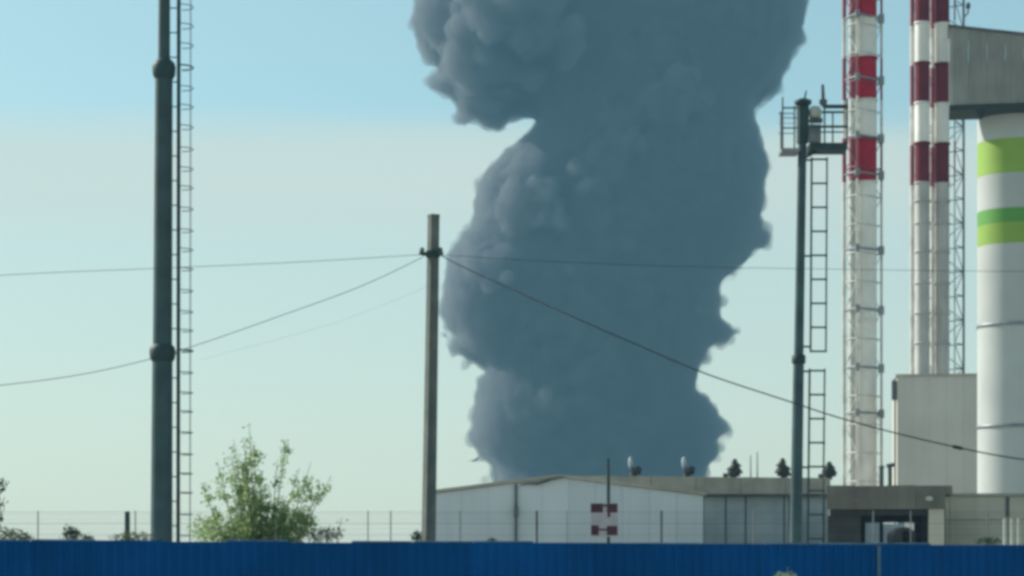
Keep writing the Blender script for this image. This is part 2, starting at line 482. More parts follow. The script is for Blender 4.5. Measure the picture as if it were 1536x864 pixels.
def ico(sub):
    bm = bmesh.new()
    bmesh.ops.create_icosphere(bm, subdivisions=sub, radius=1.0)
    vs = [v.co.copy() for v in bm.verts]
    fs = [tuple(v.index for v in f.verts) for f in bm.faces]
    bm.free()
    return vs, fs
IV, IF = ico(2)
org = px(900, 850, SD); org.z = 0.0
vs, fs = [], []
for x, y, d, rad in balls:
    c = px(x, y, SD) + Vector((0, d * SK, 0)) - org
    n = len(vs)
    vs += [tuple(c + v * (rad * SK)) for v in IV]
    fs += [tuple(i + n for i in f) for f in IF]
me = bpy.data.meshes.new('smoke_plume')
me.from_pydata(vs, [], fs)
plume = bpy.data.objects.new('smoke_plume', me)
COL.objects.link(plume)
plume.location = org
md = plume.modifiers.new('union', 'REMESH')
md.mode = 'VOXEL'
md.voxel_size = 0.85
for nm, sz, st in (('billows', 12.0, 4.0), ('curls', 4.5, 3.4), ('frays', 2.0, 1.2)):
    t = bpy.data.textures.new(nm, 'CLOUDS')
    t.noise_scale = sz
    t.noise_depth = 3
    t.noise_basis = 'ORIGINAL_PERLIN'
    dm = plume.modifiers.new(nm, 'DISPLACE')
    dm.texture = t
    dm.texture_coords = 'LOCAL'
    dm.strength = st
    dm.mid_level = 0.55
sm = bpy.data.materials.new('dark_smoke')
sm.use_nodes = True
nt = sm.node_tree
nt.nodes.remove(nt.nodes['Principled BSDF'])
vol = nt.nodes.new('ShaderNodeVolumePrincipled')
vol.inputs['Color'].default_value = (0.34, 0.365, 0.385, 1)
vol.inputs['Density'].default_value = 0.16
vol.inputs['Anisotropy'].default_value = 0.0
nt.links.new(vol.outputs[0], nt.nodes['Material Output'].inputs['Volume'])
sm.cycles.homogeneous_volume = True if hasattr(sm.cycles, 'homogeneous_volume') else False
me.materials.append(sm)
# a thin, frayed veil of smoke round the dense body
veil = bpy.data.objects.new('smoke_veil', me.copy())
COL.objects.link(veil)
veil.parent = plume
vd = veil.modifiers.new('union', 'REMESH'); vd.mode = 'VOXEL'; vd.voxel_size = 1.5
for nm, sz, st, mid in (('drift', 8.0, 10.0, 0.58), ('shreds', 3.0, 3.5, 0.55)):
    t = bpy.data.textures.new(nm, 'CLOUDS')
    t.noise_scale = sz; t.noise_depth = 3; t.noise_basis = 'ORIGINAL_PERLIN'
    dm = veil.modifiers.new(nm, 'DISPLACE')
    dm.texture = t; dm.texture_coords = 'LOCAL'; dm.strength = st; dm.mid_level = mid
vm = sm.copy(); vm.name = 'thin_smoke'
vm.node_tree.nodes[vol.name].inputs['Density'].default_value = 0.03
veil.data.materials.clear(); veil.data.materials.append(vm)
tag(plume, 'huge dark blue-grey column of smoke billowing up behind the white warehouse', 'smoke')

# ------------------------------------------------------------------ boiler house, chimneys, silo, gallery
def rot_z(v, a, c):
    d = Vector(v) - c
    return Vector((c.x + d.x * math.cos(a) - d.y * math.sin(a), c.y + d.x * math.sin(a) + d.y * math.cos(a), v[2]))

# boiler house: plain block clad in vertical sheets, turned a little towards the left
BY = 155.0
b0 = Vector((pX(1346, BY), BY, 0))
bt = thing('boiler_house', b0, 'plain grey windowless block at the foot of the twin chimneys', 'building')
BH = pz(565, BY)
bw = pX(1468, BY) - b0.x
ba = R(-7.0)
def brot(mb):
    mb.v = [rot_z(v, ba, b0) for v in mb.v]
    return mb
brot(MB().box(b0.x + 0.06, b0.x + bw - 0.06, b0.y + 0.06, b0.y + 7.94, 0, BH)).build('wall_core', M['clad_joint'], bt)
npan = 5
for i in range(npan):
    x0 = b0.x + bw * i / npan
    brot(MB().box(x0 + 0.004, x0 + bw / npan - 0.004, b0.y, b0.y + 0.056, 0, BH)).build('panel', M['boiler'], bt)
for i in range(7):
    y0 = b0.y + 0.062 + 7.9 * i / 7
    brot(MB().box(b0.x, b0.x + 0.057, y0 + 0.004, y0 + 7.9 / 7 - 0.004, 0, BH)).build('panel', M['boiler'], bt)
brot(MB().box(b0.x - 0.10, b0.x + bw + 0.10, b0.y - 0.10, b0.y + 8.1, BH + 0.003, BH + 0.16)).build('roof', M['trim_tan'], bt)
brot(MB().tube([(b0.x - 0.13, b0.y + 0.5, BH - 0.2), (b0.x - 0.13, b0.y + 0.5, BH - 1.0), (b0.x - 0.13, b0.y + 0.5, 0)], 0.06, 6)).build('downpipe', M['galv_dark'], bt)
brot(MB().box(b0.x - 0.35, b0.x - 0.003, b0.y + 0.2, b0.y + 0.8, BH - 1.5, BH - 0.25)).build('junction_box', M['galv_dark'], bt)

def lattice(mb, legs, z0, z1, step, r_leg, r_br, pairs, n=6):
    """legs: list of (x, y); braces between the given pairs"""
    for x, y in legs:
        mb.tube([(x, y, z0), (x, y, z1)], r_leg, n)
    return mb
def braces(legs, pairs, z0, z1, step, r, plain=()):
    mb = MB()
    z, k = z0 + step * 0.5, 0
    while z < z1 - step:
        for a, b in pairs:
            A, B = Vector((*legs[a], z)), Vector((*legs[b], z))
            mb.tube([A, B], r * 1.15, 5, cap=False)
            if (a, b) not in plain:
                if k % 2:
                    mb.tube([Vector((*legs[a], z)), Vector((*legs[b], z + step))], r, 5, cap=False)
                else:
                    mb.tube([Vector((*legs[b], z)), Vector((*legs[a], z + step))], r, 5, cap=False)
        z += step; k += 1
    return mb

def flue(parent, cx, cy, rad, bands, ring=True, n=28):
    """bands: list of (z0, z1, material, name)"""
    for z0, z1, m, nm in bands:
        MB().lathe((cx, cy, 0), [(rad, z0 + 0.012), (rad, z1 - 0.012)], n).build(nm, m, parent)
        if ring:
            MB().lathe((cx, cy, 0), [(rad + 0.012, z1 - 0.07), (rad + 0.075, z1 - 0.068), (rad + 0.075, z1 + 0.058), (rad + 0.012, z1 + 0.06)], n).build('flange', m, parent)

# single chimney in its lattice tower
CY = 160.0
c1 = thing('lattice_chimney', (pX(1296, CY), CY, 0), 'red and white banded single chimney in a slim lattice tower, left of the twin chimneys', 'chimney')
ys = [-210, -150, -92, -33, 27, 87, 150, 207, 273]
bands = []
z_prev = 0.0
lows = [pz(y, CY) for y in ys][::-1]     # heights of the paint changes from the bottom up
seg = [0.0, 6.0, 12.0, 18.5]
edges = seg + lows
isred = False
for i, (a, b) in enumerate(zip(edges, edges[1:])):
    red = (i >= 4) and ((i - 4) % 2 == 0)
    bands.append((a, b, M['red'] if red else M['white'], 'red_band' if red else 'white_band'))
flue(c1, pX(1300.5, CY), CY + 0.2, 15.2 / F * CY, bands)
M['stripe1'] = stripe_mat('banded_tower_paint', lows, (0.30, 0.05, 0.07), (0.60, 0.61, 0.57), True)
l1 = [(pX(1267, CY), CY + 0.2), (pX(1286, CY - 1.4), CY - 1.4), (pX(1322.5, CY), CY + 0.1), (pX(1300, CY + 1.6), CY + 1.7)]
ZT = lows[-1] - 0.5
for k, (x, y) in enumerate(l1):
    MB().tube([(x, y, 0), (x, y, ZT)], (0.14, 0.085, 0.085, 0.08)[k], 8).build('leg', M['stripe1'], c1)
MB().tube([(pX(1278, CY), CY - 0.3, 0), (pX(1278, CY), CY - 0.3, ZT - 3)], 0.25, 12).build('service_pipe', M['stripe1'], c1)
braces(l1, [(0, 1), (2, 3), (3, 0), (1, 2)], 0.6, ZT, 1.95, 0.032, ((1, 2),)).build('bracing', M['stripe1'], c1)
for y in (27, 120, 207, 262, 375, 465, 552, 620):
    z = pz(y, CY)
    mb = MB()
    for a, b in ((1, 2), (0, 1)):
        mb.tube([Vector((*l1[a], z)), Vector((*l1[b], z))], 0.075, 6)
    mb.box(pX(1318, CY), pX(1326, CY), CY - 0.12, CY + 0.3, z - 0.32, z + 0.25)
    mb.box(pX(1283, CY - 1.4), pX(1289, CY - 1.4), CY - 1.55, CY - 1.25, z - 0.28, z + 0.22)
    mb.build('clamp', M['galv'], c1)

# twin chimney
TY = 168.0
c2 = thing('twin_chimney', (pX(1405, TY), TY, 0), 'pair of dark red and white banded chimneys rising behind the plain grey block', 'chimney')
ys2 = [-205, -145, -85, -25, 35, 95, 155, 215, 275]
lows2 = [pz(y, TY) for y in ys2][::-1]
ringy = [570, 515, 470, 425, 378, 335, 302]
edges = [0.0, 7.0] + [pz(y, TY) for y in ringy] + lows2
n0 = 1 + len(ringy) + 1
bands = []
for i, (a, b) in enumerate(zip(edges, edges[1:])):
    if i >= n0:
        red = (i - n0) % 2 == 0
        bands.append((a, b, M['darkred'] if red else M['white'], 'red_band' if red else 'white_band'))
    else:
        bands.append((a, b, M['flue_grey'], 'bare_section'))
# the last grey section ends where the paint begins
flue(c2, pX(1383.5, TY), TY, 11.0 / F * TY, bands, True, 24)
flue(c2, pX(1414.5, TY), TY + 0.3, 10.6 / F * TY, bands, True, 24)
M['stripe2'] = stripe_mat('twin_tower_paint', lows2, (0.30, 0.07, 0.09), (0.66, 0.66, 0.62), True)
l2 = [(pX(1371.5, TY), TY + 0.9), (pX(1399.5, TY + 1.7), TY + 1.7), (pX(1447, TY), TY + 0.4), (pX(1428, TY), TY - 1.0)]
ZT2 = lows2[-1] - 0.5
for k, (x, y) in enumerate(l2):
    MB().tube([(x, y, 0), (x, y, ZT2)], (0.16, 0.21, 0.085, 0.06)[k], 8).build('leg', (M['stripe2'], M['stripe2'], M['galv_dark'], M['stripe2'])[k], c2)
braces(l2, [(1, 2), (3, 2), (0, 1)], 8.0, ZT2, 1.75, 0.034).build('bracing', M['galv_dark'], c2)
az = pz(14, TY)
MB().tube([(pX(1447, TY), TY + 0.3, az - 0.5), (pX(1453, TY), TY + 0.2, az - 0.2), (pX(1453, TY), TY + 0.2, az + 0.5)], 0.06, 6).build('antenna_bracket', M['galv_dark'], c2)
MB().lathe((pX(1453, TY), TY + 0.2, 0), [(0.09, az + 0.1), (0.17, az + 0.15), (0.17, az + 0.42), (0.08, az + 0.55)], 10).build('antenna_head', M['galv_dark'], c2)  # upper end of the small antenna beside the right tower leg

# silo
SY = 140.0
sr = 56.0 / F * SY
sx = pX(1523, SY)
st = thing('silo', (sx, SY, 0), 'tall white cylindrical silo with two green bands at the right edge', 'silo')
rows = [(0.0, pz(641, SY), 'silo'), (pz(641, SY), pz(490, SY), 'silo'), (pz(490, SY), pz(371, SY), 'silo'), (pz(371, SY), pz(340, SY), 'green_light'), (pz(340, SY), pz(319, SY), 'green'),
        (pz(319, SY), pz(267, SY), 'silo'), (pz(267, SY), pz(216, SY), 'green_light'), (pz(216, SY), pz(158, 137.2) - 0.33, 'silo')]
for z0, z1, m in rows:
    MB().lathe((sx, SY, 0), [(sr, z0 + 0.004), (sr, z1 - 0.004)], 64).build('green_band' if 'green' in m else 'shell_ring', M[m], st)
for y in (490, 641):
    z = pz(y, SY)
    MB().lathe((sx, SY, 0), [(sr + 0.004, z - 0.10), (sr + 0.06, z - 0.09), (sr + 0.06, z + 0.09), (sr + 0.004, z + 0.10)], 64).build('seam_flange', M['galv'], st)

# conveyor gallery on top of the silo
GY = 137.2
gx0, gx1 = pX(1425, GY), pX(1425, GY) + 9.6
gz0 = pz(158, GY)
gt = thing('conveyor_gallery', (gx0, GY, gz0), 'grey corrugated metal gallery carried on top of the white silo', 'gallery')
def gtop(x):
    return pz(40, GY) - 0.155 * (x - gx0)
ga, gc = -math.atan2(gx0, GY) + R(0.4), Vector((gx0, GY, 0))
def grot(mb):
    mb.v = [rot_z(v, ga, gc) for v in mb.v]
    return mb
nsh = 9
for i in range(nsh):
    x0, x1 = gx0 + (gx1 - gx0) * i / nsh + 0.006, gx0 + (gx1 - gx0) * (i + 1) / nsh - 0.006
    prof = []
    m_ = 5
    for k in range(m_):
        w = (x1 - x0) / m_
        a = x0 + k * w
        prof += [(a, 0.0), (a + w * 0.45, 0.0), (a + w * 0.6, -0.05), (a + w * 0.85, -0.05)]
    prof.append((x1, 0.0))
    vs, fs = [], []
    for (x, y) in prof:
        vs += [(x, GY + 0.05 + y, gz0 + 0.02), (x, GY + 0.05 + y, gtop(x))]
    for k in range(len(prof) - 1):
        fs.append((2 * k, 2 * k + 2, 2 * k + 3, 2 * k + 1))
    grot(MB().add(vs, fs)).build('sheet', M['gallery'], gt)
# side sheet on the left end, back, floor and roof
grot(MB().prism([(gx0 - 0.03, GY + 0.06, gz0), (gx0 - 0.03, GY + 3.0, gz0), (gx0 - 0.03, GY + 3.0, gtop(gx0)), (gx0 - 0.03, GY + 0.06, gtop(gx0))], (0.027, 0, 0))).build('end_sheet', M['gallery'], gt)
grot(MB().box(gx0, gx1, GY + 2.94, GY + 3.0, gz0, gtop(gx1))).build('back_sheet', M['gallery'], gt)
grot(MB().prism([(gx0 - 0.12, GY - 0.1, gtop(gx0) + 0.004), (gx0 - 0.12, GY - 0.1, gtop(gx0) + 0.13), (gx1 + 0.1, GY - 0.1, gtop(gx1) + 0.13), (gx1 + 0.1, GY - 0.1, gtop(gx1) + 0.004)], (0, 3.3, 0))).build('roof', M['flashing'], gt)
grot(MB().box(gx0 - 0.05, gx1, GY - 0.06, GY + 3.0, gz0 - 0.32, gz0 - 0.004)).build('floor_beam', M['gallery_under'], gt)
xb = pX(1470, GY)
grot(MB().prism([(xb - 0.28, GY, gz0 - 0.32), (xb + 0.28, GY, gz0 - 0.32), (xb + 0.05, GY, gz0 - 0.85), (xb - 0.05, GY, gz0 - 0.85)], (0, 0.3, 0))).build('bracket', M['gallery_under'], gt)

# ------------------------------------------------------------------ low buildings behind the fence
# long building with a deep tan fascia
LY = 95.0
lt = thing('long_building', (pX(1050, LY), LY, 0), 'long low building with a weathered tan roof fascia and dark roof vents', 'building')
lx0, lx1 = pX(842, LY), pX(1246, LY)
ltop, lbot = pz(717, LY), pz(741, LY)
MB().box(lx0, lx1, LY + 0.52, LY + 12, 0, lbot).build('wall_core', M['clad_joint'], lt)
xs = [lx0, pX(930, LY), pX(1000, LY), pX(1056, LY), pX(1090, LY), pX(1120, LY), pX(1178, LY), pX(1186, LY), pX(1238, LY), lx1]
for a, b in zip(xs, xs[1:]):
    MB().box(a + 0.035, b - 0.035, LY + 0.40, LY + 0.515, 0, lbot - 0.004).build('panel', M['panel_grey'], lt)
nf = 6
for i in range(nf):
    a = lx0 + (lx1 - lx0) * i / nf; b = lx0 + (lx1 - lx0) * (i + 1) / nf
    dz = 0.10 * (1 - i / nf)
    MB().prism([(a + 0.01, LY, lbot), (b - 0.01, LY, lbot), (b - 0.01, LY, ltop + dz - 0.017), (a + 0.01, LY, ltop + dz)], (0, 0.3, 0)).build('fascia_board', M['trim_tan'], lt)
MB().box(lx0, lx1, LY + 0.304, LY + 12, lbot + 0.2, ltop - 0.05).build('roof', M['flashing'], lt)
MB().box(lx0, lx1, LY + 0.02, LY + 0.5, lbot - 0.08, lbot - 0.006).build('soffit', M['flashing'], lt)

def roof_vent(x, ytop, bright, label, wob):
    Y = LY + 1.2
    k = Y / F
    zb, zt = ltop - 0.02, pz(ytop, Y)
    X = pX(x, Y)
    t = thing('roof_vent', (X, Y, zb), label, 'roof vent', 'ventilators along the tan roof edge')
    h = zt - zb
    MB().lathe((X, Y, 0), [(0.16, zb), (0.13, zb + h * 0.3)], 14).build('neck', M['vent_dark'], t)
    if bright:
        # swivelling cowl: dark hood turned to the right, pale plate added as sunlit glint
        MB().tube([(X - 4 * k, Y, zb + h * 0.36), (X + 3 * k, Y, zb + h * 0.34), (X + 9 * k, Y - 0.1, zb + h * 0.42), (X + 12 * k, Y - 0.1, zb + h * 0.40)], [3.5 * k, 6 * k, 6.5 * k, 3.0 * k], 12).build('hood', M['vent_dark'], t)
        MB().tube([(X - 3 * k, Y, zb + h * 0.5), (X + 4 * k, Y, zb + h * 0.45)], 1.2 * k, 6).build('vane_arm', M['vent_dark'], t)
        MB().lathe((X - 4.5 * k, Y, 0), [(0.8 * k, zb + h * 0.46), (2.4 * k, zb + h * 0.54), (3.2 * k, zb + h * 0.68), (2.8 * k, zb + h * 0.84), (0.8 * k, zb + h * 0.97)], 12).build('glint_plate', M['alu'], t)
    else:
        # slatted bell
        prof = [(0.30, 0.16), (0.33, 0.30), (0.31, 0.46), (0.25, 0.62), (0.17, 0.78), (0.08, 0.92)]
        for q, (r, z) in enumerate(prof[:-1]):
            r2, z2 = prof[q + 1]
            MB().lathe((X + wob * (q * 0.018 + (0.05 if q % 2 else -0.02)), Y, 0), [(r * 0.94, zb + h * z), (r, zb + h * (z + 0.01)), (r2 * 0.97, zb + h * (z2 - 0.03)), (r2 * 0.8, zb + h * (z2 - 0.01))], 18).build('slat_ring', M['vent_dark'], t)
        MB().lathe((X + wob * 0.06, Y, 0), [(0.10, zb + h * 0.90), (0.12, zb + h * 0.93), (0.02, zb + h)], 12).build('cap', M['vent_dark'], t)
    if not bright and wob > 0:
        MB().box(X - 0.42, X - 0.24, Y - 0.1, Y + 0.1, zb, zb + h * 0.30).build('side_box', M['vent_dark'], t)
    return t
roof_vent(950, 684, True, 'roof vent with pale glint plate, next to the thin mast of the checkered sign', 0)
roof_vent(1030, 684, True, 'roof vent with pale glint plate, near the right foot of the smoke', 0)
roof_vent(1100, 688, False, 'dark bell-shaped roof vent at the right foot of the smoke, left of the antennas', 1)
roof_vent(1176, 687, False, 'dark bell-shaped roof vent just left of the floodlight mast', -1)
roof_vent(1243, 692, False, 'dark bell-shaped roof vent at the foot of the ladder of the floodlight mast', 0.4)
for x, y0 in ((1126, 683), (1136, 678)):
    Y = LY + 2
    o = MB().tube([px(x, 722, Y), px(x, y0, Y)], [0.03, 0.018], 6).build('roof_antenna', M['galv_dark'], loc=px(x, 718, Y))
    tag(o, 'thin taller rod antenna on the tan-edged roof' if x == 1136 else 'thin shorter rod antenna on the tan-edged roof', 'antenna')

# white gable-ended warehouse
WY = 88.0
wx0, wx1, wxa = pX(652, WY), pX(1055, WY), pX(838, WY)
zl, za, zr = pz(740, WY), pz(716, WY), pz(743, WY)
wt = thing('white_warehouse', (wxa, WY, 0), 'low white gabled warehouse under the smoke column', 'building')
def wtop(x):
    return zl + (za - zl) * (x - wx0) / (wxa - wx0) if x < wxa else za + (zr - za) * (x - wxa) / (wx1 - wxa)
MB().prism([(wx0 + 0.02, WY + 0.1, 0), (wx1 - 0.02, WY + 0.1, 0), (wx1 - 0.02, WY + 0.1, wtop(wx1) - 0.02), (wxa, WY + 0.1, za - 0.02), (wx0 + 0.02, WY + 0.1, wtop(wx0) - 0.02)], (0, 5.5, 0)).build('wall_core', M['clad_joint'], wt)
cuts = [wx0 + (wx1 - wx0) * i / 10 for i in range(11)]
for a, b in zip(cuts, cuts[1:]):
    a2, b2 = a + 0.004, b - 0.004
    top = [(b2, WY, wtop(b2) - 0.01)]
    if a2 < wxa < b2: top.append((wxa, WY, za - 0.01))
    top.append((a2, WY, wtop(a2) - 0.01))
    MB().prism([(a2, WY, 0), (b2, WY, 0)] + top, (0, 0.094, 0)).build('panel', M['clad_white'], wt)
for a, b, dz in ((wx0 - 0.12, wxa, 0), (wxa, wx1 + 0.10, 0)):
    za_, zb_ = wtop(max(a, wx0)), wtop(min(b, wx1))
    MB().prism([(a, WY - 0.12, za_), (b, WY - 0.12, zb_), (b, WY - 0.12, zb_ + 0.12), (a, WY - 0.12, za_ + 0.12)], (0, 5.9, 0)).build('roof_slope', M['trim_tan'], wt)
# a loose strip of flashing that has sagged along the verge
pts = [(780, 727.5), (795, 725), (806, 725.5), (818, 722), (830, 718), (846, 715.5)]
fl = MB()
top_, bot_ = [], []
for i, (x, y) in enumerate(pts):
    th = (1.5, 3.0, 4.5, 4.5, 3.5, 1.5)[i]
    top_.append(px(x, y - th / 2, WY - 0.16)); bot_.append(px(x, y + th / 2, WY - 0.16))
for i in range(len(pts) - 1):
    fl.prism([bot_[i], bot_[i + 1], top_[i + 1], top_[i]], (0, 0.03, 0))
fl.build('loose_flashing', M['flashing'], wt)
MB().tube([(pX(774, WY), WY - 0.09, 0), (pX(774, WY), WY - 0.09, wtop(pX(774, WY)) - 0.05)], 0.055, 8).build('downpipe', M['galv_dark'], wt)
MB().box(pX(771, WY), pX(777.5, WY), WY - 0.22, WY - 0.05, pz(776, WY), pz(760, WY)).build('meter_box', M['galv_dark'], wt)

# brown-grey canopy with an open bay
KY = 84.0
kt = thing('open_shed', (pX(1335, KY), KY, 0), 'brown-grey flat-roofed open shed with a dark bay', 'shed')
k0, k1 = pX(1240, KY), pX(1416, KY)
kz0, kz1 = pz(764, KY), pz(729, KY)
for i in range(4):
    a = k0 + (k1 - k0) * i / 4; b = k0 + (k1 - k0) * (i + 1) / 4
    MB().box(a + 0.006, b - 0.006, KY, KY + 0.22, kz0, kz1 + (0.02, 0.0, 0.015, 0.0)[i]).build('fascia_panel', M['canopy'], kt)
MB().box(k0 + 0.01, pX(1426, KY), KY + 0.224, KY + 8.5, kz1 - 0.30, kz1 - 0.02).build('roof', M['canopy'], kt)
MB().box(k1 + 0.006, pX(1425, KY), KY + 0.02, KY + 0.22, pz(742, KY), kz1).build('fascia_end', M['canopy'], kt)
MB().box(k0 + 0.1, k1 - 0.1, KY + 0.3, KY + 0.55, kz0 - 0.22, kz0 + 0.28).build('lintel', M['canopy_dark'], kt)
MB().box(pX(1241.5, KY), pX(1291, KY), KY + 0.3, KY + 8.2, 0, kz0 - 0.224).build('side_wall', M['canopy_dark'], kt)
MB().box(pX(1391, KY), pX(1414, KY), KY + 0.05, KY + 0.65, 0, kz0 - 0.004).build('pillar', M['precast'], kt)
MB().box(pX(1394, KY), pX(1404, KY), KY + 0.66, KY + 8.2, 0, kz0 - 0.004).build('side_wall', M['canopy_dark'], kt)
# back wall with a wide opening
ya = KY + 8.2
bx0, bx1 = pX(1254, KY), pX(1403, KY)
ox0, ox1, oz = pX(1303, KY), pX(1382, KY), pz(784, ya)
MB().box(bx0 + 0.01, ox0, ya + 0.01, ya + 0.3, 0, kz0).build('back_wall', M['canopy_dark'], kt)
MB().box(ox1, bx1, ya + 0.01, ya + 0.3, 0, kz0).build('back_wall', M['canopy_dark'], kt)
MB().box(ox0 + 0.003, ox1 - 0.003, ya + 0.01, ya + 0.3, oz, kz0).build('back_lintel', M['canopy_dark'], kt)
xm = pX(1329, KY)
MB().box(xm - 0.07, xm + 0.07, ya + 0.02, ya + 0.28, 0, oz - 0.003).build('post', M['canopy_dark'], kt)
MB().lathe((pX(1390, KY + .2), KY - 0.12, 0), [(0.06, pz(752, KY)), (0.13, pz(751, KY)), (0.13, pz(747, KY)), (0.05, pz(745, KY))], 12).build('wall_lamp', M['lamp_white'], kt)
# the shed stands square to the lane that leads past the camera
ka, kc = -math.atan2(k0, KY), Vector((k0, KY, 0))
for ch in kt.children:
    o_ = ORG[kt.name]
    for v in ch.data.vertices:
        v.co = rot_z(v.co + o_, ka, kc) - o_
# pale wall seen through the bay
o = MB()
yb = 104.0
for i, hgt in enumerate((3.6, 3.75, 3.5, 3.7, 3.55, 3.8, 3.6, 3.7)):
    a = pX(1270, yb) + i * 0.75
    o.box(a, a + 0.755 if i < 7 else a + 0.75, yb + 0.004 * (i % 2), yb + 0.12, 0, hgt)
tag(o.build('yard_wall', M['panel_grey'], loc=(pX(1330, yb), yb, 0)), 'pale yard wall glimpsed through the open shed', 'wall')
# rounded tank and a white post in the bay
yt = 90.0
tk = thing('storage_tank', (pX(1358, yt), yt, 0), 'grey round-topped tank standing in the shed bay', 'tank')
X = pX(1358, yt); rr = 15 / F * yt; zt = pz(800, yt)
arc = [(X + rr * math.cos(a), yt, zt - 0.1 + rr * 0.9 * math.sin(a)) for a in [math.pi * k / 14 for k in range(15)]]
MB().prism([(X - rr, yt, 0.3), (X + rr, yt, 0.3)] + arc, (0, 2.0, 0)).build('body', M['tank_grey'], tk)
arc2 = [(X + rr * 0.62 * math.cos(a), yt - 0.02, zt - 0.12 + rr * 0.55 * math.sin(a)) for a in [math.pi * k / 10 for k in range(11)]]
MB().prism([(X - rr * 0.62, yt - 0.02, 0.8), (X + rr * 0.62, yt - 0.02, 0.8)] + arc2, (0, 0.017, 0)).build('hatch', M['canopy_dark'], tk)
for s in (-0.7, 0.7):
    MB().box(X + s * rr - 0.08, X + s * rr + 0.08, yt + 0.2, yt + 1.8, 0, 0.297).build('foot', M['galv_dark'], tk)
wp = thing('white_post', (pX(1351, 88.5), 88.5, 0), 'short white post standing in the shed bay', 'post')
MB().tube([(pX(1351, 88.5), 88.5, 0), (pX(1351, 88.5), 88.5, pz(797, 88.5))], 0.07, 10).build('shaft', M['silo'], wp)
MB().lathe((pX(1351, 88.5), 88.5, 0), [(0.09, pz(797, 88.5)), (0.09, pz(795.5, 88.5)), (0.03, pz(794, 88.5))], 10).build('cap', M['silo'], wp)
# vents on the shed roof
yv = KY + 2
v1 = thing('vent_pipe', (pX(1335, yv), yv, kz1 - 0.02), 'T-topped dark vent pipe on the shed roof', 'pipe')
MB().tube([(pX(1335, yv), yv, kz1 - 0.02), (pX(1335, yv), yv, pz(700, yv))], 0.075, 8).build('shaft', M['galv_dark'], v1)
MB().tube([(pX(1330, yv), yv, pz(699, yv)), (pX(1341, yv), yv, pz(697, yv))], 0.075, 8).build('head', M['galv_dark'], v1)
v2 = thing('flue_pipe', (pX(1322, yv), yv, kz1 - 0.02), 'stubby dark flue pipe beside the T-topped vent', 'pipe')
MB().tube([(pX(1322, yv), yv, kz1 - 0.02), (pX(1322, yv), yv, pz(702, yv))], 0.085, 8).build('shaft', M['galv_dark'], v2)
MB().lathe((pX(1322, yv), yv, 0), [(0.13, pz(702, yv)), (0.12, pz(700, yv)), (0.02, pz(697, yv))], 10).build('cowl', M['galv_dark'], v2)

# low precast building on the right
PY = 88.5
pt = thing('precast_building', (pX(1490, PY), PY, 0), 'low olive-grey building of precast panels in front of the silo', 'building')
pxs = [1418, 1424.5, 1512, 1600, 1688]
ptop, pmid = pz(744, PY), pz(780, PY)
MB().box(pX(1417, PY), pX(1686, PY), PY + 0.16, PY + 9, 0, ptop - 0.03).build('wall_core', M['clad_joint'], pt)
for i, (a, b) in enumerate(zip(pxs, pxs[1:])):
    for z0, z1 in ((0, 1.5), (1.5, pmid), (pmid, ptop)):
        MB().box(pX(a, PY) + 0.012, pX(b, PY) - 0.012, PY + 0.012 * (i % 2), PY + 0.156, z0 + 0.012, z1 - 0.012).build('panel', M['precast'], pt)
MB().box(pX(1417, PY), pX(1690, PY), PY - 0.08, PY + 9, ptop - 0.004, ptop + 0.10).build('roof_edge', M['trim_tan'], pt)
MB().box(pX(1509, PY), pX(1513.5, PY), PY - 0.05, PY - 0.004, pz(775, PY), ptop - 0.05).build('downpipe', M['galv_dark'], pt)
for x in (1507, 1518, 1528):
    Y = 80.0
    o = MB().tube([(pX(x, Y), Y, 0), (pX(x, Y), Y, pz(778, Y))], 0.05, 8).build('marker_post', M['lamp_white'], loc=(pX(x, Y), Y, 0))
    tag(o, {1507: 'pale thin post before the precast building, nearest the shed', 1518: 'pale thin post, middle one before the precast building', 1528: 'pale thin post nearest the right picture edge'}[x], 'post', 'pale posts before the precast building')

# ------------------------------------------------------------------ wire mesh fence in the yard
NY = 74.0
mt = thing('mesh_fence', (0, NY, 0), 'thin wire mesh fence on grey posts behind the blue fence', 'fence')
ztop = pz(766, NY)
for x in (-150, -20, 57, 203, 390, 552, 586, 690, 805, 850, 992, 1130, 1310, 1366, 1480, 1620):
    MB().tube([(pX(x, NY), NY, 0), (pX(x, NY), NY, ztop)], 0.020 if x not in (805, 992) else 0.042, 6).build('post', M['galv'] if x not in (805, 992) else M['galv_dark'], mt)
for y in (768, 785, 803):
    MB().tube([(pX(-150, NY), NY - 0.03, pz(y, NY)), (pX(1620, NY), NY - 0.03, pz(y, NY))], 0.004, 4, cap=False).build('line_wire', M['galv_dark'], mt)
wm = MB()
x = pX(-150, NY)
while x < pX(1620, NY):
    wm.add([(x, NY - 0.035, 0.05), (x + 0.0035, NY - 0.035, 0.05), (x + 0.0035, NY - 0.035, ztop - 0.05), (x, NY - 0.035, ztop - 0.05)], [(0, 1, 2, 3)])
    x += 0.075
z = 0.1
while z < ztop - 0.05:
    wm.add([(pX(-150, NY), NY - 0.039, z), (pX(1620, NY), NY - 0.039, z), (pX(1620, NY), NY - 0.039, z + 0.0035), (pX(-150, NY), NY - 0.039, z + 0.0035)], [(0, 1, 2, 3)])
    z += 0.15
tag(wm.build('wire_mesh', M['galv_dark'], mt), kind='stuff')
o = MB().tube([px(191, 850, 66), px(191, 767, 66)], [0.09, 0.075], 8).build('stub_post', M['dark_steel'], loc=(pX(191, 66), 66, 0))
o.data.transform(__import__('mathutils').Matrix.Identity(4))
tag(o, 'short dark post standing beside the tall left mast', 'post')

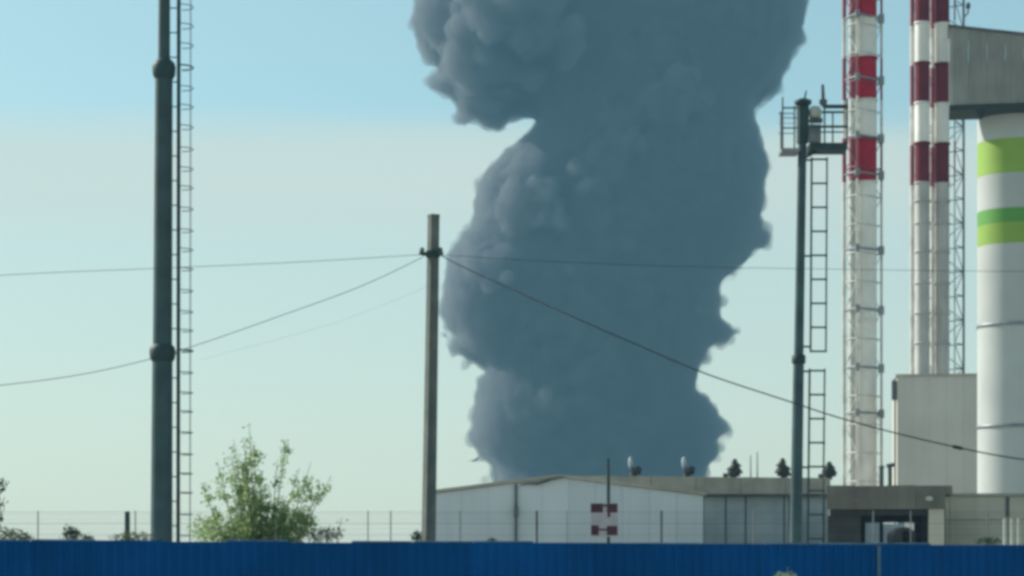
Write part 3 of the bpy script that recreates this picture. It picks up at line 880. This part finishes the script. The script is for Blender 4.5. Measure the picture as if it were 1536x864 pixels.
# ------------------------------------------------------------------ tall steel mast on the left
AY = 60.0
ax_t, ax_b = 246.5, 242.0
def acx(y):
    return ax_b + (ax_t - ax_b) * (HZ - y) / HZ
am = thing('lightning_mast', (pX(242, AY), AY, 0), 'tall dark flanged steel mast with caged ladder on the left', 'mast')
def apt(y, dx=0.0, dy=0.0):
    p = px(acx(y) + dx, y, AY)
    return p + Vector((0, dy, 0))
k = AY / F
MB().tube([apt(877.5 + 66), apt(530)], [17.0 * k, 15.2 * k], 24).build('lower_section', M['mast_steel'], am)
MB().tube([apt(530), apt(105)], [14.6 * k, 13.0 * k], 24).build('middle_section', M['mast_steel'], am)
MB().tube([apt(105), apt(-260)], [9.2 * k, 7.6 * k], 20).build('upper_section', M['mast_steel'], am)
for y, r in ((530, 19.5), (105, 17.5)):
    c = apt(y)
    h = 15 * k
    f = MB().lathe((c.x, c.y, 0), [(r * 0.72 * k, c.z - h), (r * 0.95 * k, c.z - h * 0.55), (r * k, c.z - h * 0.1), (r * k, c.z + h * 0.35), (r * 0.9 * k, c.z + h * 0.7), (r * 0.6 * k, c.z + h * 1.05)], 24).build('flange', M['dark_steel'], am)
# ladder: two rails seen nearly edge on, with rungs; safety hoops to the right
lad_y0, lad_y1 = 943, -250
def lx(y, base):
    return base + 2.0 * (HZ - y) / HZ * 0.5
for base, dy, r in ((268.5, -0.16, 3.0), (264.0, 0.20, 1.5)):
    MB().tube([px(lx(lad_y0, base), lad_y0, AY) + Vector((0, dy, 0)), px(lx(lad_y1, base), lad_y1, AY) + Vector((0, dy, 0))], r * k, 6).build('ladder_rail', M['dark_steel'], am)
y = 930.0
while y > -240:
    a, b = px(lx(y, 268.5), y, AY) + Vector((0, -0.16, 0)), px(lx(y, 264.0), y, AY) + Vector((0, 0.20, 0))
    MB().tube([a, b], 0.9 * k, 6).build('rung', M['dark_steel'], am)
    y -= 18.0
hoops = []
y = 925.0
i = 0
while y > -240:
    hp = []
    for j in range(9):
        a = math.pi * (j / 8 - 0.5)
        hp.append(px(lx(y, 269.5) + 19.5 * math.cos(a) * 1.0, y, AY) + Vector((0, 0.34 * math.sin(a), 0)))
    heavy = abs(y - 530) < 17 or abs(y - 105) < 17
    MB().tube(hp, (1.3 if heavy else 0.75) * k, 5).build('hoop', M['dark_steel'], am)
    y -= 30.5 + 2.5 * math.sin(i * 1.7); i += 1
for a in (-0.3, 0.55):
    q = math.pi * 0.5 * a
    MB().tube([px(lx(yy2, 269.5) + 19.5 * math.cos(q), yy2, AY) + Vector((0, 0.34 * math.sin(q), 0)) for yy2 in (925, 400, -240)], 0.42 * k, 4).build('cage_strap', M['dark_steel'], am)
y = 900.0
while y > -230:
    MB().tube([apt(y, 8 if y > 110 else 5), px(lx(y, 268), y, AY)], 0.9 * k, 6).build('standoff', M['dark_steel'], am)
    y -= 37.0

# ------------------------------------------------------------------ floodlight mast on the right
QY = 70.0
k = QY / F
def qcx(y):
    return 1191.5 + (1204.5 - 1191.5) * (HZ + 80 - y) / (HZ + 80 - 150)
qm = thing('floodlight_mast', (pX(1192, QY), QY, 0), 'slender steel mast with railed platform, floodlight and ladder on the right', 'mast')
def qpt(y, dx=0.0, dy=0.0):
    return px(qcx(y) + dx, y, QY) + Vector((0, dy, 0))
MB().tube([qpt(930), qpt(538)], [9.6 * k, 8.0 * k], 20).build('lower_section', M['mast_steel'], qm)
MB().tube([qpt(538), qpt(215)], [7.2 * k, 6.4 * k], 20).build('upper_section', M['mast_steel'], qm)
MB().tube([qpt(215), qpt(160)], [8.5 * k, 9.5 * k], 16).build('head_section', M['dark_steel'], qm)
MB().lathe(qpt(150), [(10.5 * k, pz(158, QY)), (13 * k, pz(155, QY)), (13 * k, pz(151, QY)), (5 * k, pz(148, QY))], 16).build('head_cap', M['dark_steel'], qm)
MB().lathe(qpt(538), [(9.0 * k, pz(546, QY)), (10.5 * k, pz(544, QY)), (10.5 * k, pz(534, QY)), (8.5 * k, pz(532, QY))], 16).build('flange', M['dark_steel'], qm)
# ladder in two flights
for (ya_, yb_, xa, xb) in ((528, 236, 1217.5, 1240.5), (945, 553, 1214.5, 1237)):
    for X_, r in ((xa, 1.6), (xb, 1.3)):
        MB().tube([px(X_ - 3.5 * (ya_ - 236) / 600, ya_, QY), px(X_, yb_, QY)], r * k, 6).build('ladder_rail', M['dark_steel'], qm)
    y = yb_ + 3
    while y < ya_:
        sh = -3.5 * (y - yb_) / 600
        MB().tube([px(xa + sh - 1, y, QY), px(xb + sh + 1.5, y, QY)], 1.5 * k, 6).build('rung', M['dark_steel'], qm)
        y += 36
    for y in (yb_ + 4, yb_ + 148, ya_ - 8):
        MB().tube([qpt(y, 4), px(xa - 3.5 * (y - yb_) / 600, y, QY)], 1.5 * k, 6).build('standoff', M['dark_steel'], qm)
# platform
def qbox(x0, x1, y0, y1, d0, d1):
    return MB().box(pX(x0, QY), pX(x1, QY), QY + d0, QY + d1, pz(y1, QY), pz(y0, QY))
qbox(1212, 1268, 218, 228, -0.45, 0.45).build('platform_floor', M['dark_steel'], qm)
qbox(1170, 1197, 226, 231, -0.45, 0.45).build('platform_wing', M['galv'], qm)
MB().tube([qpt(236, 5), px(1232, 224, QY)], 2 * k, 6).build('strut', M['dark_steel'], qm)
for x, y0, y1, m, dd in ((1171.5, 150, 230, 'galv_dark', -0.43), (1189, 163, 230, 'galv_dark', -0.43), (1174, 163, 230, 'galv_dark', 0.43), (1234, 157, 222, 'dark_steel', -0.43), (1267.5, 152, 222, 'dark_steel', -0.43), (1252, 165, 222, 'galv_dark', 0.43), (1221, 165, 222, 'galv', 0.43)):
    MB().tube([px(x, y1, QY) + Vector((0, dd, 0)), px(x, y0, QY) + Vector((0, dd, 0))], 1.25 * k, 6).build('railing_post', M[m], qm)
for x0, x1, y, m, r in ((1170, 1195, 166, 'galv_dark', 1.3), (1170, 1195, 196, 'galv_dark', 1.1), (1232, 1269, 164, 'dark_steel', 3.0), (1212, 1269, 194, 'dark_steel', 1.9), (1170, 1195, 181, 'galv', 0.8)):
    for dd in (-0.43, 0.43):
        MB().tube([px(x0, y, QY) + Vector((0, dd, 0)), px(x1, y, QY) + Vector((0, dd, 0))], (r if dd < 0 else r * 0.6) * k, 6).build('railing_bar', M[m], qm)
fl = MB().lathe(px(1223, 170, QY), [(4 * k, pz(178, QY)), (9 * k, pz(176, QY)), (10 * k, pz(166, QY)), (6 * k, pz(160, QY)), (2 * k, pz(159, QY))], 16).build('floodlight', M['lamp_white'], qm)
qbox(1214, 1233, 178.5, 184, -0.15, 0.1).build('floodlight_bracket', M['galv_dark'], qm)
qbox(1212, 1232, 186, 212, 0.05, 0.25).build('control_cabinet', M['galv'], qm)
MB().tube([qpt(150, 2), qpt(136, 4.5)], [1.6 * k, 1.2 * k], 6).build('lightning_rod', M['dark_steel'], qm)
MB().tube([px(1235, 160, QY), px(1234, 127, QY)], [3.4 * k, 2.2 * k], 8).build('lamp_stem', M['galv_dark'], qm)
qbox(1229, 1240, 150, 156, -0.1, 0.1).build('lamp_base', M['galv_dark'], qm)

# ------------------------------------------------------------------ checkered sign on its thin mast
IY = 64.0
it = thing('checkered_sign', (pX(912, IY), IY, 0), 'square red and white checkered board on a thin dark mast', 'sign')
MB().tube([(pX(912.5, IY), IY, 0), (pX(912.5, IY), IY, pz(725, IY)), (pX(912, IY), IY, pz(687, IY))], [0.055, 0.05, 0.04], 8).build('mast', M['dark_steel'], it)
bd = MB().box(pX(885.5, IY), pX(926.5, IY), IY - 0.11, IY - 0.075, pz(805, IY), pz(755, IY)).build('board', M['sign_white'], it)
for x0, x1, y0, y1 in ((886, 904, 755.5, 769), (910, 926, 755.5, 769), (886.5, 898, 788, 803), (910, 926, 789, 803), (904, 910, 757, 760), (898, 910, 793, 796), (911, 915, 769, 776)):
    MB().box(pX(x0, IY), pX(x1, IY), IY - 0.116, IY - 0.112, pz(y1, IY), pz(y0, IY)).build('red_square', M['sign_red'], bd)
MB().box(pX(898, IY), pX(926, IY), IY - 0.07, IY + 0.05, pz(782, IY), pz(779, IY)).build('clamp', M['dark_steel'], it)

# ------------------------------------------------------------------ concrete utility pole and its wires
UY = 50.0
k = UY / F
ut = thing('utility_pole', (pX(641, UY), UY, 0), 'leaning square concrete utility pole before the white warehouse', 'pole')
def upt(y):
    return px(640.5 + (650.5 - 640.5) * (HZ + 112 - y) / (HZ + 112 - 322), y, UY)
def square_post(mb, y0, y1, h0, h1, ang, top_bevel=0.0):
    vs = []
    for y, h in ((y0, h0), (y1, h1)):
        c = upt(y)
        for q in range(8):
            # square with chamfered corners
            a = ang + q * math.pi / 4 + (0.28 if q % 2 else -0.28) + math.pi / 8
            vs.append(c + Vector((math.cos(a), math.sin(a), 0)) * h)
    fs = [(q, (q + 1) % 8, (q + 1) % 8 + 8, q + 8) for q in range(8)] + [tuple(range(7, -1, -1)), tuple(range(8, 16))]
    mb.add(vs, fs)
    return mb
square_post(MB(), 962, 326, 11.4 * k, 9.0 * k, R(-13)).build('shaft', M['concrete'], ut)
square_post(MB(), 325.9, 322, 9.6 * k, 9.4 * k, R(-13)).build('pole_cap', M['concrete'], ut)
c = upt(381)
MB().lathe(c, [(10.5 * k, c.z - 5 * k), (10.9 * k, c.z - 4 * k), (10.9 * k, c.z + 4 * k), (10.5 * k, c.z + 5 * k)], 16).build('steel_band', M['dark_steel'], ut)
MB().tube([px(633, 381.5, UY - 0.05), px(662, 380.5, UY - 0.05)], 2.6 * k, 8).build('cross_bar', M['dark_steel'], ut)
for x in (633, 660.5):
    cc = px(x, 378, UY - 0.05)
    MB().lathe(cc, [(2 * k, cc.z - 5 * k), (4.4 * k, cc.z - 4 * k), (4.6 * k, cc.z), (3 * k, cc.z + 2 * k), (4 * k, cc.z + 4 * k), (1.5 * k, cc.z + 7 * k)], 12).build('insulator', M['porcelain'], ut)

def cable(name, pts, r, label, parts=()):
    """pts: list of (pixel x, pixel y, depth) through which the hanging cable runs"""
    P = [px(*p) for p in pts]
    out = []
    for i in range(len(P) - 1):
        p0, p1, p2, p3 = P[max(i - 1, 0)], P[i], P[i + 1], P[min(i + 2, len(P) - 1)]
        for s in range(10):
            t = s / 10
            out.append(0.5 * ((2 * p1) + (p2 - p0) * t + (2 * p0 - 5 * p1 + 4 * p2 - p3) * t * t + (3 * p1 - p0 - 3 * p2 + p3) * t ** 3))
    out.append(P[-1])
    o = MB().tube(out, r, 5).build(name, M['wire'], loc=P[0])
    tag(o, label, 'cable')
    return o
cable('overhead_wire', [(-330, 436, 52), (0, 413, 51.3), (250, 402, 50.8), (450, 393, 50.4), (633, 382, 50)], 0.0065, 'upper thin overhead wire running left from the concrete pole')
cable('overhead_wire', [(661, 382, 49.9), (800, 391, 50.3), (1000, 399, 51), (1200, 403, 51.6), (1540, 407, 52.5), (1800, 404, 53)], 0.0055, 'thin overhead wire running right from the concrete pole across the smoke')
cable('service_cable', [(-260, 604, 47), (0, 578, 48), (120, 562, 48.5), (220, 540, 48.9), (300, 516, 49.2), (420, 474, 49.5), (540, 430, 49.8), (634, 386, 50)], 0.008, 'sagging cable falling to the left from the concrete pole')
cable('faint_wire', [(300, 540, 58), (490, 488, 54), (580, 455, 52), (640, 430, 50.2)], 0.0025, 'faintest wire dropping left from the concrete pole, below the sagging cable')
hc = cable('heavy_cable', [(662, 383, 49.9), (702, 404, 49), (850, 471, 47), (960, 519, 46), (1060, 561, 45.2), (1180, 601, 44.4), (1260, 627, 44), (1345, 650, 43.6), (1436, 671, 43.2), (1540, 690, 42.8), (1800, 722, 42)], 0.014, 'thick dark cable falling to the right from the concrete pole')
a, b = px(1428, 669.3, 43.2), px(1445, 673.2, 43.2)
MB().tube([a, a.lerp(b, 0.2), a.lerp(b, 0.8), b], [0.016, 0.034, 0.034, 0.016], 8).build('splice', M['wire'], hc)

# ------------------------------------------------------------------ blue sheet-metal fence in front
f0 = Vector((pX(-260, 40.3), 40.3, 0)); f1 = Vector((pX(1800, 47.2), 47.2, 0))
fd = (f1 - f0); fl_len = fd.length; fa = math.atan2(fd.y, fd.x)
ft = thing('blue_fence', f0, 'long dark blue corrugated sheet-metal fence across the foreground', 'fence')
ft.rotation_euler = (0, 0, fa)
PW = 1.15
npan = int(fl_len / PW)
def fence_top(u):
    return 2.072 - 0.066 * u
def sheet_mesh():
    prof = []
    m_ = 6
    w = PW / m_
    for q in range(m_):
        a = q * w
        prof += [(a, 0.0), (a + w * 0.38, 0.0), (a + w * 0.50, -0.028), (a + w * 0.88, -0.028)]
    prof.append((PW + 0.02, 0.0))
    vs, fs = [], []
    for x, y in prof:
        vs += [(x, y, 0.05), (x, y, 1.0)]
    for q in range(len(prof) - 1):
        fs.append((2 * q, 2 * q + 2, 2 * q + 3, 2 * q + 1))
    me = bpy.data.meshes.new('sheet')
    me.from_pydata(vs, [], fs)
    me.materials.append(M['blue'])
    return me
shm = sheet_mesh()
ORG[ft.name] = Vector((0, 0, 0))
rf = random.Random(3)
for i in range(npan):
    u = i / npan
    h = fence_top(u) + rf.uniform(-0.014, 0.014)
    o = bpy.data.objects.new('sheet', shm)
    COL.objects.link(o)
    o.parent = ft
    o.location = (i * PW, -0.05 + 0.004 * (i % 2), 0.0)
    o.scale = (1, 1, h)
    o.rotation_euler = (rf.uniform(-0.006, 0.006), 0, rf.uniform(-0.004, 0.004))
    if i % 2 == 0:
        MB().box(i * PW - 0.03, i * PW + 0.03, 0.01, 0.07, 0, h - 0.06).build('post', M['galv_dark'], ft)
    if i % 7 in (1, 2, 3, 6):
        MB().tube([(i * PW + 0.01, -0.055, h + 0.012), (i * PW + PW - 0.01, -0.055, h + 0.012 - 0.066 / npan)], 0.020, 8).build('cap_rail', M['blue_cap'], ft)
# light joint strip
uj = (px(1319, 830, 45.7) - f0).length - 0.27
MB().box(uj - 0.035, uj + 0.035, -0.102, -0.09, 0.05, fence_top(uj / fl_len) - 0.01).build('joint_strip', M['blue_cap'], ft)
for z in (0.5, 1.6):
    MB().box(0, npan * PW, -0.03 + 0.033, -0.03 + 0.038, z, z + 0.04).build('rail', M['galv_dark'], ft)

# ------------------------------------------------------------------ plants
def leaf_cloud(pts, size, rr_):
    """pts: leaf centres; each leaf a bent diamond of two faces"""
    mb = MB()
    vs, fs = [], []
    for p in pts:
        s = size * rr_.uniform(0.6, 1.3)
        d = Vector((rr_.gauss(0, 1), rr_.gauss(0, 1), rr_.gauss(-0.3, 0.8))).normalized()
        e = d.cross(Vector((rr_.gauss(0, 1), rr_.gauss(0, 1), rr_.gauss(0, 1)))).normalized()
        nrm = d.cross(e)
        n = len(vs)
        vs += [p, p + d * s * 0.5 + e * s * 0.32 + nrm * s * 0.08, p + d * s, p + d * s * 0.5 - e * s * 0.32 + nrm * s * 0.08]
        fs += [(n, n + 1, n + 2), (n, n + 2, n + 3)]
    mb.add(vs, fs)
    return mb

def shoots_plant(name, label, cat, base, Y, tips, leafm, n_per_m, size, spread, body=None, seed=1, group=None, thick=0.03, start=0.2):
    """tips: photo pixels of the shoot ends, with a depth offset in metres"""
    rr_ = random.Random(seed)
    b = Vector((pX(base, Y), Y, 0))
    t = thing(name, b, label, cat, group)
    stems = MB()
    pts = []
    for tx, ty, td in tips:
        tip = px(tx, ty, Y) + Vector((0, td, 0))
        mid = b.lerp(tip, 0.45) + Vector((rr_.uniform(-.12, .12), rr_.uniform(-.1, .1), 0.22))
        path = []
        for i in range(9):
            q = i / 8
            path.append((1 - q) ** 2 * b + 2 * q * (1 - q) * mid + q * q * tip)
        L = sum((path[i + 1] - path[i]).length for i in range(8))
        stems.tube(path, [thick * (1 - 0.85 * i / 8) for i in range(9)], 5)
        # side twigs with hanging leaf bunches
        ntw = max(3, int(L * 4.5))
        for w in range(ntw):
            q = rr_.uniform(start, 0.97)
            i = min(7, int(q * 8)); p = path[i].lerp(path[i + 1], q * 8 - i)
            ln = spread * (1.15 - q) * rr_.uniform(0.6, 1.3)
            d = Vector((rr_.gauss(0, 1), rr_.gauss(0, 1), rr_.gauss(0.5, 0.5))).normalized()
            e = p + d * ln
            stems.tube([p, e], [thick * 0.25, thick * 0.08], 4, cap=False)
            for _ in range(int(n_per_m * ln) + 4):
                s = rr_.uniform(0.25, 1.05)
                pts.append(p + d * ln * s + Vector((rr_.gauss(0, 0.05), rr_.gauss(0, 0.05), rr_.gauss(-0.03, 0.06))))
        for _ in range(int(6 * L)):
            q = rr_.uniform(0.5, 1.0)
            i = min(7, int(q * 8)); p = path[i].lerp(path[i + 1], min(1, q * 8 - i))
            pts.append(p + Vector((rr_.gauss(0, 0.04), rr_.gauss(0, 0.04), rr_.gauss(0, 0.04))))
    if body:
        for bx, by, rx, ry, n in body:
            c = px(bx, by, Y)
            for _ in range(n):
                d = Vector((rr_.gauss(0, 1), rr_.gauss(0, 1), rr_.gauss(0, 1))).normalized() * rr_.random() ** 0.4
                pts.append(c + Vector((d.x * rx * Y / F, d.y * rx * Y / F * 0.8, d.z * ry * Y / F)))
    stems.build('trunk', M['bark'], t)
    leaf_cloud(pts, size, rr_).build('crown', leafm, t)
    return t

shoots_plant('young_tree', 'light green bushy young tree beside the tall left mast', 'tree', 388, 54,
             [(373, 634, 0.1), (366, 655, -0.1), (380, 662, 0.2), (345, 682, 0.2), (352, 660, -0.2), (360, 690, 0.5), (428, 658, 0.2), (418, 690, -0.3), (325, 692, 0.1), (305, 725, -0.4), (295, 770, 0.2), (395, 708, -0.5), (448, 700, 0.3), (467, 694, -0.1), (497, 713, 0.1), (480, 738, -0.3), (456, 740, 0.4), (340, 715, 0.6), (375, 730, -0.6), (430, 745, -0.2), (320, 760, 0.3), (462, 770, 0.4)],
             M['leaf_light'], 105, 0.078, 0.62, [(345, 797, 66, 26, 1500), (415, 790, 58, 32, 1500), (385, 770, 55, 26, 260), (464, 738, 26, 24, 260), (350, 705, 26, 32, 120)], seed=5)
shoots_plant('dusty_bush', 'dull green bush right of the young tree', 'bush', 485, 53,
             [(462, 790, 0), (478, 786, 0.2), (495, 788, -0.2), (513, 776, 0), (508, 797, 0.2), (470, 800, 0)], M['leaf_mid'], 40, 0.06, 0.22, [(486, 802, 32, 12, 420)], seed=8, thick=0.018)
shoots_plant('spiky_bush', 'dark spiky bush between the left edge and the tall mast', 'bush', 106, 52,
             [(107, 784, 0), (97, 790, 0.1), (116, 795, 0), (130, 800, 0.1), (90, 802, 0), (140, 806, 0)], M['leaf_dark'], 45, 0.055, 0.16, [(108, 800, 15, 10, 420), (130, 807, 12, 5, 120)], seed=9, thick=0.016)
shoots_plant('roadside_bush', 'low dusty bush at the foot of the tall left mast', 'bush', 198, 56,
             [(170, 800, 0), (185, 795, 0.1), (205, 793, 0), (220, 797, 0.1), (232, 803, 0)], M['leaf_mid'], 40, 0.06, 0.22, [(198, 806, 36, 9, 420)], seed=10, thick=0.016)
shoots_plant('corner_bush', 'low green bush in the bottom left corner', 'bush', 15, 53,
             [(-20, 790, 0), (5, 790, 0.1), (22, 793, 0), (38, 797, 0.1)], M['leaf_mid'], 40, 0.06, 0.22, [(10, 802, 36, 11, 520), (38, 806, 12, 6, 120)], seed=12, thick=0.016)
shoots_plant('edge_tree', 'dark green tree whose branch tips enter at the left edge', 'tree', -90, 50,
             [(6, 716, 0), (4, 745, 0.2), (7, 762, 0), (-30, 650, 0.2), (-70, 600, 0), (-130, 640, 0.2), (-170, 700, 0), (-50, 700, 0.4), (-110, 690, -0.4), (-10, 790, 0.1)],
             M['leaf_dark'], 42, 0.085, 0.5, [(-80, 720, 70, 60, 1300), (-60, 780, 55, 30, 600)], seed=14, thick=0.05)
shoots_plant('pole_bush', 'small dark bush at the foot of the concrete pole', 'bush', 626, 55,
             [(618, 800, 0), (626, 794, 0.1), (634, 798, 0)], M['leaf_dark'], 40, 0.055, 0.14, [(627, 805, 11, 9, 240)], seed=15, thick=0.014)
shoots_plant('dark_bush', 'little dark shrub top showing over the fence left of the sign', 'bush', 737, 58,
             [(731, 808, 0), (738, 806, 0.1), (745, 809, 0)], M['leaf_dark'], 40, 0.05, 0.1, [(738, 812, 9, 5, 160)], seed=16, thick=0.014)
shoots_plant('low_bush', 'dark low shrub top showing over the fence before the precast building', 'bush', 1482, 60,
             [(1468, 809, 0), (1482, 806, 0.1), (1496, 805, 0)], M['leaf_dark'], 40, 0.05, 0.12, [(1483, 811, 20, 6, 320)], seed=17, thick=0.014)
shoots_plant('pale_weed', 'pale weed standing in front of the blue fence', 'weed', 1177, 36,
             [(1160, 858, 0), (1170, 852, 0.05), (1180, 850, 0), (1190, 855, 0.05), (1196, 862, 0)], M['leaf_light'], 40, 0.03, 0.14, [(1178, 866, 20, 9, 260)], seed=18, thick=0.01)

# ------------------------------------------------------------------ haze: one closed box of even, pale air round everything
hz = MB().box(-1950, 1950, -90, 1750, -1.0, 345.0).build('haze', M['ground'])
hm = bpy.data.materials.new('pale_air')
hm.use_nodes = True
nt = hm.node_tree
nt.nodes.remove(nt.nodes['Principled BSDF'])
hv = nt.nodes.new('ShaderNodeVolumePrincipled')
hv.inputs['Color'].default_value = (0.30, 0.68, 1.0, 1)
hv.inputs['Density'].default_value = 0.00024
nt.links.new(hv.outputs[0], nt.nodes['Material Output'].inputs['Volume'])
hz.data.materials.clear()
hz.data.materials.append(hm)
tag(hz, kind='stuff')
